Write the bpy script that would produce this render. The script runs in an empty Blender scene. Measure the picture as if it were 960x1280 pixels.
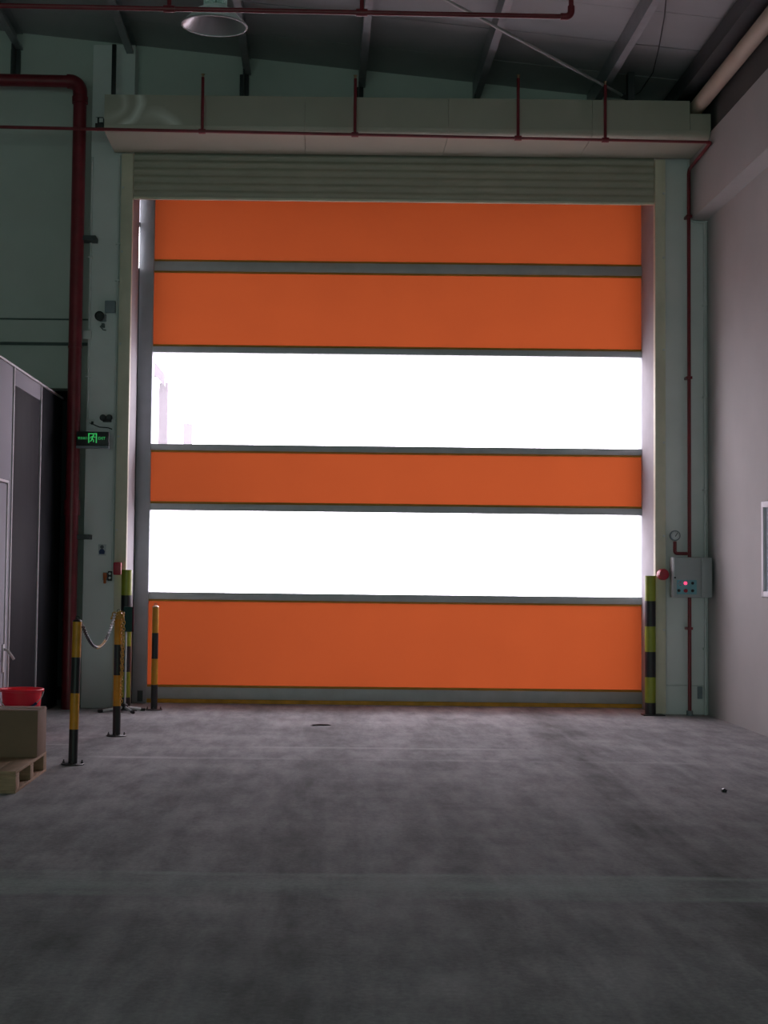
import bpy, bmesh, math, random
from mathutils import Vector, Matrix
random.seed(7)
PI = math.pi
S = bpy.context.scene
C = S.collection

# ------------------------------------------------------------------ camera
cam = bpy.data.cameras.new('camera')
cam.sensor_fit = 'AUTO'; cam.sensor_width = 36.0
cam.lens = 1800 * 36.0 / 1280
cam.shift_x = 80 / 1280; cam.shift_y = -20 / 1280
cam.clip_start = 0.05; cam.clip_end = 300
cam_o = bpy.data.objects.new('camera', cam); C.objects.link(cam_o)
cam_o.matrix_world = (Matrix.Translation((0, 0, 1.5))
                      @ Matrix.Rotation(PI / 2 + 92 / 1800, 4, 'X') @ Matrix.Rotation(0.0112, 4, 'Z'))
S.camera = cam_o

# ------------------------------------------------------------------ sky, daylight and hall light
w = bpy.data.worlds.new('overcast_sky'); S.world = w; w.use_nodes = True
bg = w.node_tree.nodes['Background']
bg.inputs[0].default_value = (1.0, 0.925, 1.02, 1); bg.inputs[1].default_value = 9.0


def area(name, loc, rot, sx, sy, power, col=(1, 1, 1), portal=False):
    l = bpy.data.lights.new(name, 'AREA'); l.shape = 'RECTANGLE'; l.size = sx; l.size_y = sy
    l.energy = power; l.color = col
    if portal: l.cycles.is_portal = True
    o = bpy.data.objects.new(name, l); C.objects.link(o); o.location = loc; o.rotation_euler = rot
    return o


area('daylight_portal', (0.85, 16.42, 3.0), (-PI / 2, 0, 0), 6.0, 6.0, 1, portal=True)      # samples the sky through the door
area('rear_green_fill', (-1.5, -7.7, 1.3), (PI / 2, 0, 0), 9.0, 2.4, 215, (0.68, 1.0, 0.87))  # added green-tinted fill lamp behind the camera; no opening is built there
S.view_settings.view_transform = 'Standard'; S.view_settings.look = 'None'
S.view_settings.exposure = 0.0; S.view_settings.gamma = 1.0
S.view_settings.use_curve_mapping = False
S.render.film_transparent = False
S.cycles.use_denoising = True
S.cycles.max_bounces = 10; S.cycles.diffuse_bounces = 6; S.cycles.transparent_max_bounces = 12
S.cycles.sample_clamp_indirect = 6.0


# ------------------------------------------------------------------ materials
def srgb(r, g, b):
    f = lambda c: c / 12.92 if c <= 0.04045 else ((c + 0.055) / 1.055) ** 2.4
    return (f(r / 255), f(g / 255), f(b / 255))


class NT:
    def __init__(s, name):
        s.m = bpy.data.materials.new(name); s.m.use_nodes = True
        s.t = s.m.node_tree; s.n = s.t.nodes; s.n.clear()
        s.out = s.n.new('ShaderNodeOutputMaterial')

    def new(s, typ, **kw):
        n = s.n.new(typ)
        for k, v in kw.items():
            if hasattr(n, k): setattr(n, k, v)
            else: n.inputs[k].default_value = v
        return n

    def link(s, a, b): s.t.links.new(a, b)

    def noise(s, scale, detail=4.0, rough=0.55, stretch=(1, 1, 1)):
        tc = s.new('ShaderNodeTexCoord'); mp = s.new('ShaderNodeMapping')
        mp.inputs['Scale'].default_value = stretch
        s.link(tc.outputs['Object'], mp.inputs['Vector'])
        nz = s.new('ShaderNodeTexNoise'); nz.inputs['Scale'].default_value = scale
        nz.inputs['Detail'].default_value = detail; nz.inputs['Roughness'].default_value = rough
        s.link(mp.outputs[0], nz.inputs['Vector'])
        return nz.outputs['Fac']

    def ramp(s, fac, stops):
        r = s.new('ShaderNodeValToRGB'); e = r.color_ramp.elements
        while len(e) > 1: e.remove(e[-1])
        e[0].position = stops[0][0]; e[0].color = (*stops[0][1], 1)
        for p, c in stops[1:]:
            x = e.new(p); x.color = (*c, 1)
        s.link(fac, r.inputs[0]); return r.outputs[0]

    def mix(s, fac, a, b, blend='MIX'):
        m = s.new('ShaderNodeMix', data_type='RGBA', blend_type=blend)
        for sock, v in ((m.inputs[0], fac), (m.inputs[6], a), (m.inputs[7], b)):
            if isinstance(v, (int, float)): sock.default_value = v
            elif isinstance(v, tuple): sock.default_value = (*v, 1)
            else: s.link(v, sock)
        return m.outputs[2]

    def math(s, op, a, b=0.0, clamp=False):
        m = s.new('ShaderNodeMath', operation=op, use_clamp=clamp)
        for sock, v in ((m.inputs[0], a), (m.inputs[1], b)):
            if isinstance(v, (int, float)): sock.default_value = v
            else: s.link(v, sock)
        return m.outputs[0]


def mat(name, col, rough=0.6, metal=0.0, var=0.12, scale=6.0, bump=0.0, bscale=60.0, stretch=(1, 1, 1), coat=0.0, spec=0.5):
    """painted / raw surface with mottled colour and optional fine relief"""
    t = NT(name); b = t.new('ShaderNodeBsdfPrincipled')
    b.inputs['Roughness'].default_value = rough; b.inputs['Metallic'].default_value = metal
    b.inputs['Coat Weight'].default_value = coat; b.inputs['Specular IOR Level'].default_value = spec
    lo = tuple(c * (1 - var) for c in col); hi = tuple(min(1, c * (1 + var)) for c in col)
    t.link(t.ramp(t.noise(scale, stretch=stretch), [(0.3, lo), (0.7, hi)]), b.inputs['Base Color'])
    if bump:
        bp = t.new('ShaderNodeBump'); bp.inputs['Strength'].default_value = bump; bp.inputs['Distance'].default_value = 0.01
        t.link(t.noise(bscale), bp.inputs['Height']); t.link(bp.outputs[0], b.inputs['Normal'])
    t.link(b.outputs[0], t.out.inputs[0])
    return t.m


def emit(name, col, strength):
    t = NT(name); b = t.new('ShaderNodeBsdfPrincipled')
    b.inputs['Base Color'].default_value = (*col, 1)
    b.inputs['Emission Color'].default_value = (*col, 1); b.inputs['Emission Strength'].default_value = strength
    t.link(b.outputs[0], t.out.inputs[0]); return t.m


M = {}
M['wall'] = mat('wall_paint', (0.58, 0.625, 0.585), 0.85, var=0.07, scale=0.9, bump=0.05)
M['wall_r'] = mat('right_wall_paint', (0.43, 0.425, 0.415), 0.85, var=0.06, scale=1.1, bump=0.08)
M['pillar'] = mat('pillar_paint', (0.80, 0.83, 0.82), 0.95, var=0.06, scale=1.5, bump=0.04, spec=0.1)
M['window_white'] = mat('window_frame_white', (0.78, 0.77, 0.82), 0.5, var=0.03)
M['jamb'] = mat('jamb_paint', (0.40, 0.385, 0.40), 0.95, var=0.05, spec=0.08)
M['eaves'] = mat('eaves_cavity_shade', (0.10, 0.098, 0.095), 0.7, var=0.1, scale=1.5)  # shade of the cavity above the right wall put into a dark colour
M['roof'] = mat('roof_sheet', (0.36, 0.36, 0.37), 0.55, var=0.08, scale=1.5)
M['steel'] = mat('purlin_steel', (0.30, 0.31, 0.33), 0.45, 0.3, var=0.1)
M['darksteel'] = mat('dark_steel', (0.055, 0.06, 0.065), 0.5, 0.2)
M['black'] = mat('black_plastic', (0.012, 0.012, 0.014), 0.45)
M['void'] = mat('unlit_passage_dark', (0.035, 0.04, 0.045), 0.9)  # lack of light in the passage put into its base colour
M['red_pipe'] = mat('red_pipe_paint', (0.20, 0.018, 0.028), 0.38, var=0.15, scale=9)
M['red'] = mat('signal_red', (0.42, 0.02, 0.04), 0.4)
M['beige'] = mat('beige_sheet', (0.42, 0.41, 0.33), 0.45, var=0.05, scale=2)
M['guide'] = mat('beige_guide', (0.66, 0.64, 0.50), 0.8, var=0.08, scale=3)
M['slat'] = mat('shutter_slat', (0.40, 0.39, 0.31), 0.45, var=0.06, scale=3)
M['frame'] = mat('door_frame_grey', (0.36, 0.38, 0.41), 0.6, 0.0, var=0.06)
M['rail'] = mat('aluminium_rail', (0.44, 0.48, 0.49), 0.5, 0.1, var=0.06)
M['hem'] = mat('ochre_hem', (0.48, 0.24, 0.03), 0.7)
M['yellow_seal'] = mat('yellow_floor_seal', (0.66, 0.33, 0.03), 0.6, var=0.2, scale=8)
M['yellow'] = mat('bollard_yellow', (0.62, 0.27, 0.012), 0.42, var=0.12, scale=14)
M['bblack'] = mat('bollard_black', (0.016, 0.015, 0.018), 0.42)
M['lime'] = mat('bollard_lime', (0.27, 0.31, 0.025), 0.4, var=0.1, scale=12)
M['plate'] = mat('base_plate_steel', (0.05, 0.05, 0.052), 0.45, 0.5)
M['copper'] = mat('bronze_cap', (0.55, 0.38, 0.24), 0.3, 0.9)
M['white_plastic'] = mat('white_plastic', (0.62, 0.64, 0.63), 0.45, var=0.04)
M['conduit'] = mat('grey_conduit', (0.66, 0.69, 0.68), 0.5, var=0.05)
M['dconduit'] = mat('dark_cable_pipe', (0.10, 0.125, 0.12), 0.6)
M['grey_box'] = mat('grey_device_box', (0.22, 0.26, 0.29), 0.55)
M['cabinet'] = mat('cabinet_grey', (0.36, 0.395, 0.40), 0.5, var=0.04, scale=2)
M['cyan'] = mat('cyan_label', (0.16, 0.40, 0.46), 0.5)
M['partition_light'] = mat('partition_light_grey', (0.30, 0.295, 0.33), 0.85, 0.0, var=0.05, scale=1.2, spec=0.15)
M['partition_dark'] = mat('partition_dark_steel', (0.028, 0.027, 0.031), 0.7, 0.0, spec=0.06, var=0.12, scale=5, stretch=(1, 1, 0.15))
M['partition_darker'] = mat('partition_smoked_steel', (0.02, 0.022, 0.026), 0.7, 0.0, spec=0.06, var=0.12, scale=5, stretch=(1, 1, 0.15))
M['trim_white'] = mat('partition_trim', (0.52, 0.50, 0.52), 0.6, 0.0)
M['card'] = mat('cardboard', (0.25, 0.155, 0.105), 0.85, var=0.07, scale=5, bump=0.05)
M['tape'] = mat('parcel_tape', (0.27, 0.19, 0.12), 0.3)
M['wood'] = mat('pallet_wood', (0.42, 0.27, 0.17), 0.8, var=0.2, scale=7, stretch=(1, 8, 8), bump=0.2)
M['bucket'] = mat('red_bucket_plastic', (0.95, 0.018, 0.05), 0.4, var=0.05)
M['tan'] = mat('tan_pipe', (0.52, 0.42, 0.33), 0.5, var=0.06, scale=2)
M['lamp_green'] = mat('lamp_shell', (0.80, 0.95, 0.90), 0.4, 0.0)
M['lamp_in'] = mat('lamp_reflector', (0.55, 0.53, 0.55), 0.34, 0.7, var=0.05)
M['rod'] = mat('galvanised_rod', (0.42, 0.42, 0.42), 0.4, 0.4)
M['teal'] = mat('dark_teal_cloth', (0.012, 0.06, 0.05), 0.8)
M['maroon'] = mat('maroon_cloth', (0.09, 0.012, 0.025), 0.8)
M['orange_lever'] = mat('orange_lever', (0.45, 0.10, 0.02), 0.5)
M['blue_ink'] = mat('blue_ink', (0.03, 0.045, 0.13), 0.7)
M['grey_ink'] = mat('grey_ink', (0.10, 0.12, 0.14), 0.7)
M['paper'] = mat('sticker_paper', (0.50, 0.53, 0.55), 0.6)
M['exit_green'] = emit('exit_sign_green', (0.06, 0.62, 0.16), 0.42)
M['led_red'] = emit('red_indicator', (1.0, 0.06, 0.16), 1.6)
M['chain_yellow'] = mat('chain_yellow', (0.50, 0.28, 0.04), 0.5)
M['chain_white'] = mat('chain_white', (0.55, 0.55, 0.58), 0.5)
M['asphalt'] = mat('yard_concrete', (0.50, 0.48, 0.48), 0.9, var=0.12, scale=0.8)
M['far_wall'] = mat('far_building_wall', (0.085, 0.07, 0.083), 0.9)
M['far_white'] = mat('far_building_white', (0.8, 0.78, 0.8), 0.9)
M['far_post'] = mat('far_building_post', (0.05, 0.036, 0.047), 0.9)
M['dial'] = mat('gauge_dial', (0.60, 0.63, 0.65), 0.4)


def curtain_mat():
    t = NT('orange_curtain_fabric')
    col_t = t.ramp(t.noise(2.2, 3), [(0.3, (0.118, 0.0215, 0.0056)), (0.7, (0.128, 0.0235, 0.006))])
    tr = t.new('ShaderNodeBsdfTranslucent'); t.link(col_t, tr.inputs['Color'])
    p = t.new('ShaderNodeBsdfPrincipled'); p.inputs['Roughness'].default_value = 0.55
    p.inputs['Base Color'].default_value = (0.62, 0.14, 0.03, 1)
    bp = t.new('ShaderNodeBump'); bp.inputs['Strength'].default_value = 0.15; bp.inputs['Distance'].default_value = 0.02
    t.link(t.noise(1.3, 2, stretch=(2.5, 1, 0.6)), bp.inputs['Height']); t.link(bp.outputs[0], p.inputs['Normal'])
    m = t.new('ShaderNodeMixShader'); m.inputs[0].default_value = 0.62
    t.link(p.outputs[0], m.inputs[1]); t.link(tr.outputs[0], m.inputs[2])
    t.link(m.outputs[0], t.out.inputs[0]); return t.m


def pane_mat():
    t = NT('clear_vinyl_pane')
    a = t.new('ShaderNodeBsdfTransparent'); a.inputs['Color'].default_value = (0.97, 0.97, 0.98, 1)
    tr = t.new('ShaderNodeBsdfTranslucent'); tr.inputs['Color'].default_value = (0.9, 0.9, 0.92, 1)
    g = t.new('ShaderNodeBsdfGlossy'); g.inputs['Roughness'].default_value = 0.12
    m1 = t.new('ShaderNodeMixShader'); m1.inputs[0].default_value = 0.085
    t.link(a.outputs[0], m1.inputs[1]); t.link(tr.outputs[0], m1.inputs[2])
    m2 = t.new('ShaderNodeMixShader'); m2.inputs[0].default_value = 0.04
    t.link(m1.outputs[0], m2.inputs[1]); t.link(g.outputs[0], m2.inputs[2])
    t.link(m2.outputs[0], t.out.inputs[0]); return t.m


def floor_mat():
    t = NT('worn_concrete_floor')
    tc = t.new('ShaderNodeTexCoord'); sp = t.new('ShaderNodeSeparateXYZ'); t.link(tc.outputs['Object'], sp.inputs[0])
    X, Y = sp.outputs[0], sp.outputs[1]
    col = t.ramp(t.noise(0.55, 6, 0.6), [(0.3, (0.31, 0.315, 0.32)), (0.7, (0.45, 0.45, 0.455))])
    col = t.mix(0.75, col, t.ramp(t.noise(5.0, 6, 0.65, stretch=(1.2, 0.35, 1)), [(0.35, (0.62, 0.62, 0.62)), (0.65, (1.15, 1.15, 1.15))]), 'MULTIPLY')
    col = t.mix(0.5, col, t.ramp(t.noise(0.9, 5, 0.7, stretch=(0.25, 1.6, 1)), [(0.35, (0.75, 0.75, 0.75)), (0.62, (1.12, 1.12, 1.12))]), 'MULTIPLY')
    # tyre tracks curving towards the door: dark rubbed lanes
    bend = t.math('MULTIPLY', t.math('POWER', t.math('SUBTRACT', Y, 5.0), 2.0), 0.004)
    nz = t.math('MULTIPLY', t.math('SUBTRACT', t.noise(1.6, 5, 0.6, stretch=(1, 0.3, 1)), 0.5), 0.9)
    for x0, wd, k in ((1.95, 0.30, 0.55), (-0.15, 0.34, 0.72), (0.75, 0.25, 0.76), (-1.0, 0.2, 0.8)):
        d = t.math('ABSOLUTE', t.math('SUBTRACT', t.math('ADD', t.math('SUBTRACT', X, bend), nz), x0))
        f = t.math('SUBTRACT', 1.0, t.math('DIVIDE', d, wd), clamp=True)
        col = t.mix(t.math('MULTIPLY', f, 0.8), col, (k, k, k), 'MULTIPLY')
    # long pale scuffs running towards the door
    sc = t.ramp(t.noise(3.2, 4, 0.6, stretch=(1.6, 0.12, 1)), [(0.52, (0, 0, 0)), (0.72, (1, 1, 1))])
    col = t.mix(t.math('MULTIPLY', sc, 0.4), col, (0.50, 0.50, 0.51))
    # pale strips across the floor, broken up by noise
    for y0, wd, amt, c, xs in ((7.18, 0.055, 0.9, (0.50, 0.58, 0.55), 1), (6.95, 0.30, 0.62, (0.46, 0.56, 0.52), 0), (6.72, 0.06, 0.7, (0.46, 0.54, 0.51), 1),
                               (11.5, 0.085, 0.85, (0.58, 0.58, 0.59), 2), (12.25, 0.08, 0.6, (0.55, 0.55, 0.56), 2), (9.3, 0.08, 0.25, (0.46, 0.48, 0.48), 1)):
        wob = t.math('MULTIPLY', t.math('SUBTRACT', t.noise(1.3, 5, 0.7), 0.5), 0.35 if xs == 0 else 0.12)
        d = t.math('ABSOLUTE', t.math('SUBTRACT', t.math('ADD', Y, wob), y0))
        f = t.math('POWER', t.math('SUBTRACT', 1.0, t.math('DIVIDE', d, wd), clamp=True), 0.8)
        lo_, hi_ = ((0.32, 0.62), (0.42, 0.62), (0.46, 0.60))[xs]
        pat = t.ramp(t.noise(0.7 if xs else 0.9, 6, 0.7, stretch=(0.6, 0.9 if xs else 2.2, 1)), [(lo_, (0.0,) * 3), (hi_, (1, 1, 1))])
        col = t.mix(t.math('MULTIPLY', t.math('MULTIPLY', f, amt), pat), col, c)
    # small pale chips
    ch = t.ramp(t.noise(9.0, 3, 0.5, stretch=(0.6, 1.8, 1)), [(0.72, (0, 0, 0)), (0.76, (1, 1, 1))])
    col = t.mix(t.math('MULTIPLY', ch, 0.5), col, (0.48, 0.48, 0.49))
    gr = t.ramp(t.noise(38, 4, 0.7), [(0.3, (0.72,) * 3), (0.7, (1.2,) * 3)])
    col = t.mix(0.6, col, gr, 'MULTIPLY')
    b = t.new('ShaderNodeBsdfPrincipled'); t.link(col, b.inputs['Base Color'])
    rr = t.ramp(t.noise(1.4, 4, 0.6), [(0.3, (0.78,) * 3), (0.7, (0.92,) * 3)]); t.link(rr, b.inputs['Roughness'])
    b.inputs['Specular IOR Level'].default_value = 0.03
    bp = t.new('ShaderNodeBump'); bp.inputs['Strength'].default_value = 0.12; bp.inputs['Distance'].default_value = 0.01
    t.link(t.noise(25, 5), bp.inputs['Height']); t.link(bp.outputs[0], b.inputs['Normal'])
    t.link(b.outputs[0], t.out.inputs[0]); return t.m


def header_mat():
    """beige sheet with pale reflection swirls painted into its left end"""
    t = NT('beige_sheet_with_painted_glints')
    tc = t.new('ShaderNodeTexCoord')
    nz = t.new('ShaderNodeTexNoise'); nz.inputs['Scale'].default_value = 3.0
    t.link(tc.outputs['Object'], nz.inputs['Vector'])
    add = t.new('ShaderNodeVectorMath', operation='MULTIPLY_ADD'); t.link(nz.outputs['Color'], add.inputs[0])
    add.inputs[1].default_value = (0.14, 0, 0.14); t.link(tc.outputs['Object'], add.inputs[2])
    sp = t.new('ShaderNodeSeparateXYZ'); t.link(add.outputs[0], sp.inputs[0])
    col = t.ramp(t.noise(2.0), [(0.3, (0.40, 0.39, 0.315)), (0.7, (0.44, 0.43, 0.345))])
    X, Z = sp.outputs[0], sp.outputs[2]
    for cx, cz, r, wd, amt, z_lo in ((-2.97, .38, 0.30, 0.055, 0.8, None), (-2.53, -.02, 0.26, 0.10, 0.7, 6.0), (-2.98, .36, 0.16, 0.06, 0.4, None)):  # pale arcs imitate a glossy reflection in the base colour
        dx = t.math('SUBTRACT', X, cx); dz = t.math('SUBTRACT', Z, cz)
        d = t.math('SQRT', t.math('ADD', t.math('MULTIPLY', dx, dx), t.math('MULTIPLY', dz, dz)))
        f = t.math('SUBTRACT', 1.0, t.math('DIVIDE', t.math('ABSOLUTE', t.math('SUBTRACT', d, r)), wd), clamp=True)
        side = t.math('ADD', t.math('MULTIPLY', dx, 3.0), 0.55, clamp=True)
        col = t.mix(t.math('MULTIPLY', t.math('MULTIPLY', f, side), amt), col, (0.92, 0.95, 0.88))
    b = t.new('ShaderNodeBsdfPrincipled'); t.link(col, b.inputs['Base Color']); b.inputs['Roughness'].default_value = 0.45
    t.link(b.outputs[0], t.out.inputs[0]); return t.m


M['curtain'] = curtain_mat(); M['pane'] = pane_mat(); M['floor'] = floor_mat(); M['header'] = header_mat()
_g = NT('office_glass'); _b = _g.new('ShaderNodeBsdfPrincipled')
_b.inputs['Base Color'].default_value = (0.52, 0.56, 0.66, 1); _b.inputs['Roughness'].default_value = 0.08
_g.link(_b.outputs[0], _g.out.inputs[0]); M['glass'] = _g.m


# ------------------------------------------------------------------ mesh helpers
class MB:
    def __init__(s): s.bm = bmesh.new()

    def box(s, x0, x1, y0, y1, z0, z1, bev=0.0):
        r = bmesh.ops.create_cube(s.bm, size=1.0); vs = r['verts']
        bmesh.ops.scale(s.bm, vec=(x1 - x0, y1 - y0, z1 - z0), verts=vs)
        bmesh.ops.translate(s.bm, vec=((x0 + x1) / 2, (y0 + y1) / 2, (z0 + z1) / 2), verts=vs)
        if bev:
            es = {e for v in vs for e in v.link_edges}
            bmesh.ops.bevel(s.bm, geom=list(es), offset=bev, segments=2, affect='EDGES', profile=0.5)
        return s

    def lathe(s, prof, center, axis='Z', seg=24, tilt=None):
        """prof: (radius, height) pairs along the axis"""
        rings = []
        for r, h in prof:
            if r < 1e-6: rings.append([s.bm.verts.new((0, 0, h))])
            else: rings.append([s.bm.verts.new((r * math.cos(2 * PI * i / seg), r * math.sin(2 * PI * i / seg), h)) for i in range(seg)])
        for a, b in zip(rings, rings[1:]):
            for i in range(seg):
                j = (i + 1) % seg
                if len(a) == 1 and len(b) == 1: continue
                if len(a) == 1: s.bm.faces.new((a[0], b[i], b[j]))
                elif len(b) == 1: s.bm.faces.new((a[i], a[j], b[0]))
                else: s.bm.faces.new((a[i], a[j], b[j], b[i]))
        vs = [v for r in rings for v in r]
        m = Matrix.Identity(3)
        if axis == 'Y': m = Matrix.Rotation(PI / 2, 3, 'X')      # axis points to -Y (towards the hall)
        if axis == 'X': m = Matrix.Rotation(PI / 2, 3, 'Y')
        if tilt: m = tilt @ m
        for v in vs: v.co = m @ v.co + Vector(center)
        return s

    def cyl(s, p, r, h, axis='Z', seg=20, bev=0.0):
        if bev: return s.lathe([(0, 0), (r - bev, 0), (r, bev), (r, h - bev), (r - bev, h), (0, h)], p, axis, seg)
        return s.lathe([(0, 0), (r, 0), (r, h), (0, h)], p, axis, seg)

    def tube(s, pts, r, seg=12, closed=False):
        pts = [Vector(p) for p in pts]; n = len(pts); rings = []
        up = None
        for i, p in enumerate(pts):
            if closed: d = (pts[(i + 1) % n] - pts[i - 1]).normalized()
            else: d = ((pts[min(i + 1, n - 1)] - p).normalized() + (p - pts[max(i - 1, 0)]).normalized()).normalized()
            if up is None: up = d.orthogonal().normalized()
            up = (up - d * up.dot(d)).normalized(); v = d.cross(up)
            rings.append([s.bm.verts.new(p + (up * math.cos(2 * PI * k / seg) + v * math.sin(2 * PI * k / seg)) * r) for k in range(seg)])
        m = n if closed else n - 1
        for i in range(m):
            a, b = rings[i], rings[(i + 1) % n]
            for k in range(seg):
                q = (k + 1) % seg; s.bm.faces.new((a[k], a[q], b[q], b[k]))
        if not closed:
            s.bm.faces.new(rings[0][::-1]); s.bm.faces.new(rings[-1])
        return s

    def prism(s, poly, y0, y1):
        """polygon in X,Z pushed through Y"""
        a = [s.bm.verts.new((x, y0, z)) for x, z in poly]; b = [s.bm.verts.new((x, y1, z)) for x, z in poly]
        s.bm.faces.new(a); s.bm.faces.new(b[::-1])
        for i in range(len(poly)):
            j = (i + 1) % len(poly); s.bm.faces.new((a[j], a[i], b[i], b[j]))
        return s

    def prism_x(s, poly, x0, x1):
        """polygon in Y,Z pushed through X"""
        a = [s.bm.verts.new((x0, y, z)) for y, z in poly]; b = [s.bm.verts.new((x1, y, z)) for y, z in poly]
        s.bm.faces.new(a); s.bm.faces.new(b[::-1])
        for i in range(len(poly)):
            j = (i + 1) % len(poly); s.bm.faces.new((a[j], a[i], b[i], b[j]))
        return s

    def build(s, name, m, parent=None, smooth=None):
        bmesh.ops.recalc_face_normals(s.bm, faces=s.bm.faces)
        off = Vector((0, 0, 0)); p = parent
        while p is not None: off += p.location; p = p.parent
        bmesh.ops.translate(s.bm, vec=-off, verts=s.bm.verts)
        ang = 0.6
        for f in s.bm.faces: f.smooth = True
        for e in s.bm.edges:
            if len(e.link_faces) == 2 and e.calc_face_angle(0) > ang: e.smooth = False
        me = bpy.data.meshes.new(name); s.bm.to_mesh(me); s.bm.free()
        me.materials.append(M[m] if isinstance(m, str) else m)
        o = bpy.data.objects.new(name, me); C.objects.link(o)
        if parent: o.parent = parent
        return o


def arc(c, r, a0, a1, plane, n=8):
    out = []
    for i in range(n + 1):
        a = a0 + (a1 - a0) * i / n; u, v = r * math.cos(a), r * math.sin(a)
        out.append({'XZ': (c[0] + u, c[1], c[2] + v), 'YZ': (c[0], c[1] + u, c[2] + v), 'XY': (c[0] + u, c[1] + v, c[2])}[plane])
    return out


def tag(o, label=None, cat=None, group=None, kind=None):
    if label: o['label'] = label
    if cat: o['category'] = cat
    if group: o['group'] = group
    if kind: o['kind'] = kind
    return o


def thing(name, loc, label, cat, group=None, kind=None):
    o = bpy.data.objects.new(name, None); C.objects.link(o); o.location = loc; o.empty_display_size = 0.1
    return tag(o, label, cat, group, kind)


def copy_tree(o, loc, label):
    r = o.copy(); C.objects.link(r); r.location = loc; r['label'] = label
    for ch in list(o.children):
        c = ch.copy(); C.objects.link(c); c.parent = r
        for g in ch.children:
            d = g.copy(); C.objects.link(d); d.parent = c
    return r


def struct(name, mb, m, label=None):
    return tag(mb.build(name, m), label, None, None, 'structure')


def roof_z(x): return 7.09 - 0.1 * x


# ------------------------------------------------------------------ the hall
floor = struct('floor', MB().box(-8, 4.6, -8, 16.35, -0.2, 0.0), 'floor', 'worn grey concrete hall floor with pale streaks and tyre marks')
m = MB().prism([(0, 0), (.05, .004), (.12, 0), (.2, .003), (.17, .012), (.09, .016), (.02, .012)], 0, .05)
sc_ = m.build('scrap', 'black'); sc_.location = (-.06, 13.93, .0005); sc_.rotation_euler = (0, 0, .2)
tag(sc_, 'small dark flat scrap lying on the floor before the orange door', 'scrap')
m = MB().prism([(0, 0), (.03, 0), (.035, .015), (.015, .026), (.002, .018)], 0, .03)
sc_ = m.build('scrap', 'black'); sc_.location = (2.79, 10.0, .0005); tag(sc_, 'tiny dark crumb on the floor near the right wall', 'scrap')
# front wall (the one with the door): set back between the two pillars
fw = MB()
fw.prism([(-8, 3.46), (-2.53, 3.46), (-2.53, roof_z(-2.53) + .05), (-8, roof_z(-8) + .05)], 15.75, 16.0)
fw.box(-8, -3.6, 15.75, 16.0, 0, 3.46); fw.box(-2.67, -2.53, 15.75, 16.0, 0, 3.46)
fw.prism([(-2.53, 7.2), (-2.07, 7.2), (-2.07, roof_z(-2.07) + .05), (-2.53, roof_z(-2.53) + .05)], 15.75, 16.0)
fw.prism([(-2.07, 6.05), (3.6, 6.05), (3.6, roof_z(3.6) + .05), (-2.07, roof_z(-2.07) + .05)], 15.75, 16.0)
fw.prism([(3.6, 6.05), (4.6, 6.05), (4.6, roof_z(4.6) + .05), (3.6, roof_z(3.6) + .05)], 15.75, 16.0)
struct('wall_front', fw, 'wall', 'pale green painted wall above and beside the roll-up door')
struct('pillar', MB().box(-2.53, -2.07, 15.46, 16.0, 0, 7.2, 0.004), 'pillar', 'pale pillar left of the door carrying the exit sign')
struct('pillar', MB().box(3.6, 4.17, 15.46, 16.0, 0, 6.04, 0.004), 'pillar', 'pale pillar right of the door behind the control cabinet')
# dark unlit passage behind the doorway at the left
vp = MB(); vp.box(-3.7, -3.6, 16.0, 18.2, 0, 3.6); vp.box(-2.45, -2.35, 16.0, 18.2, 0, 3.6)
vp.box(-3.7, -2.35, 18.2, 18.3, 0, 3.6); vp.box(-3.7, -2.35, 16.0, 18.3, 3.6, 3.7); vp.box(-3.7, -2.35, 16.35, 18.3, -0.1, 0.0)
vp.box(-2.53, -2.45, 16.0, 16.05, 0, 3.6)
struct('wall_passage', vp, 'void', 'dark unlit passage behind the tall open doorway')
# right wall: thinner below, a thicker band above, a window opening
rw = MB()
rw.box(4.17, 4.6, -8, 12.3, 0, 5.33); rw.box(4.17, 4.6, 13.58, 16.0, 0, 5.33)
rw.box(4.17, 4.6, 12.3, 13.58, 0, 1.285); rw.box(4.17, 4.6, 12.3, 13.58, 2.19, 5.33)
rw.box(4.42, 4.6, 12.3, 13.58, 1.285, 2.19)
rw.box(3.985, 4.6, -8, 15.46, 5.33, 6.05)
struct('wall_right', rw, 'wall_r', 'plain off-white right wall with a thicker band along its top')
struct('wall_cavity_shade_sheet', MB().box(4.02, 4.12, -8, 15.99, 6.052, 6.66), 'eaves', 'dark sheet standing for the shaded cavity above the right wall')
struct('wall_outer', MB().box(4.6, 4.7, -8, 16.0, 0, 7.0), 'darksteel')
win = tag(MB().box(4.19, 4.215, 12.36, 13.52, 1.345, 2.13).build('window_1', 'glass'), 'grey-blue glazed window in the right wall', None, None, 'structure')
wf = MB(); wf.box(4.163, 4.23, 13.52, 13.575, 1.29, 2.185, .004); wf.box(4.163, 4.23, 12.305, 12.36, 1.29, 2.185, .004)
wf.box(4.163, 4.23, 12.36, 13.52, 1.29, 1.345, .004); wf.box(4.163, 4.23, 12.36, 13.52, 2.13, 2.185, .004)
wf.build('window_frame', 'window_white', win)
MB().box(4.19, 4.225, 12.92, 12.96, 1.345, 2.13, .003).build('mullion', 'trim_white', win)
struct('wall_left', MB().box(-8.2, -8, -8, 16, 0, 7.9), 'wall')
struct('wall_back', MB().box(-8.2, 4.7, -8.2, -8, 0, 7.9), 'wall')

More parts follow.
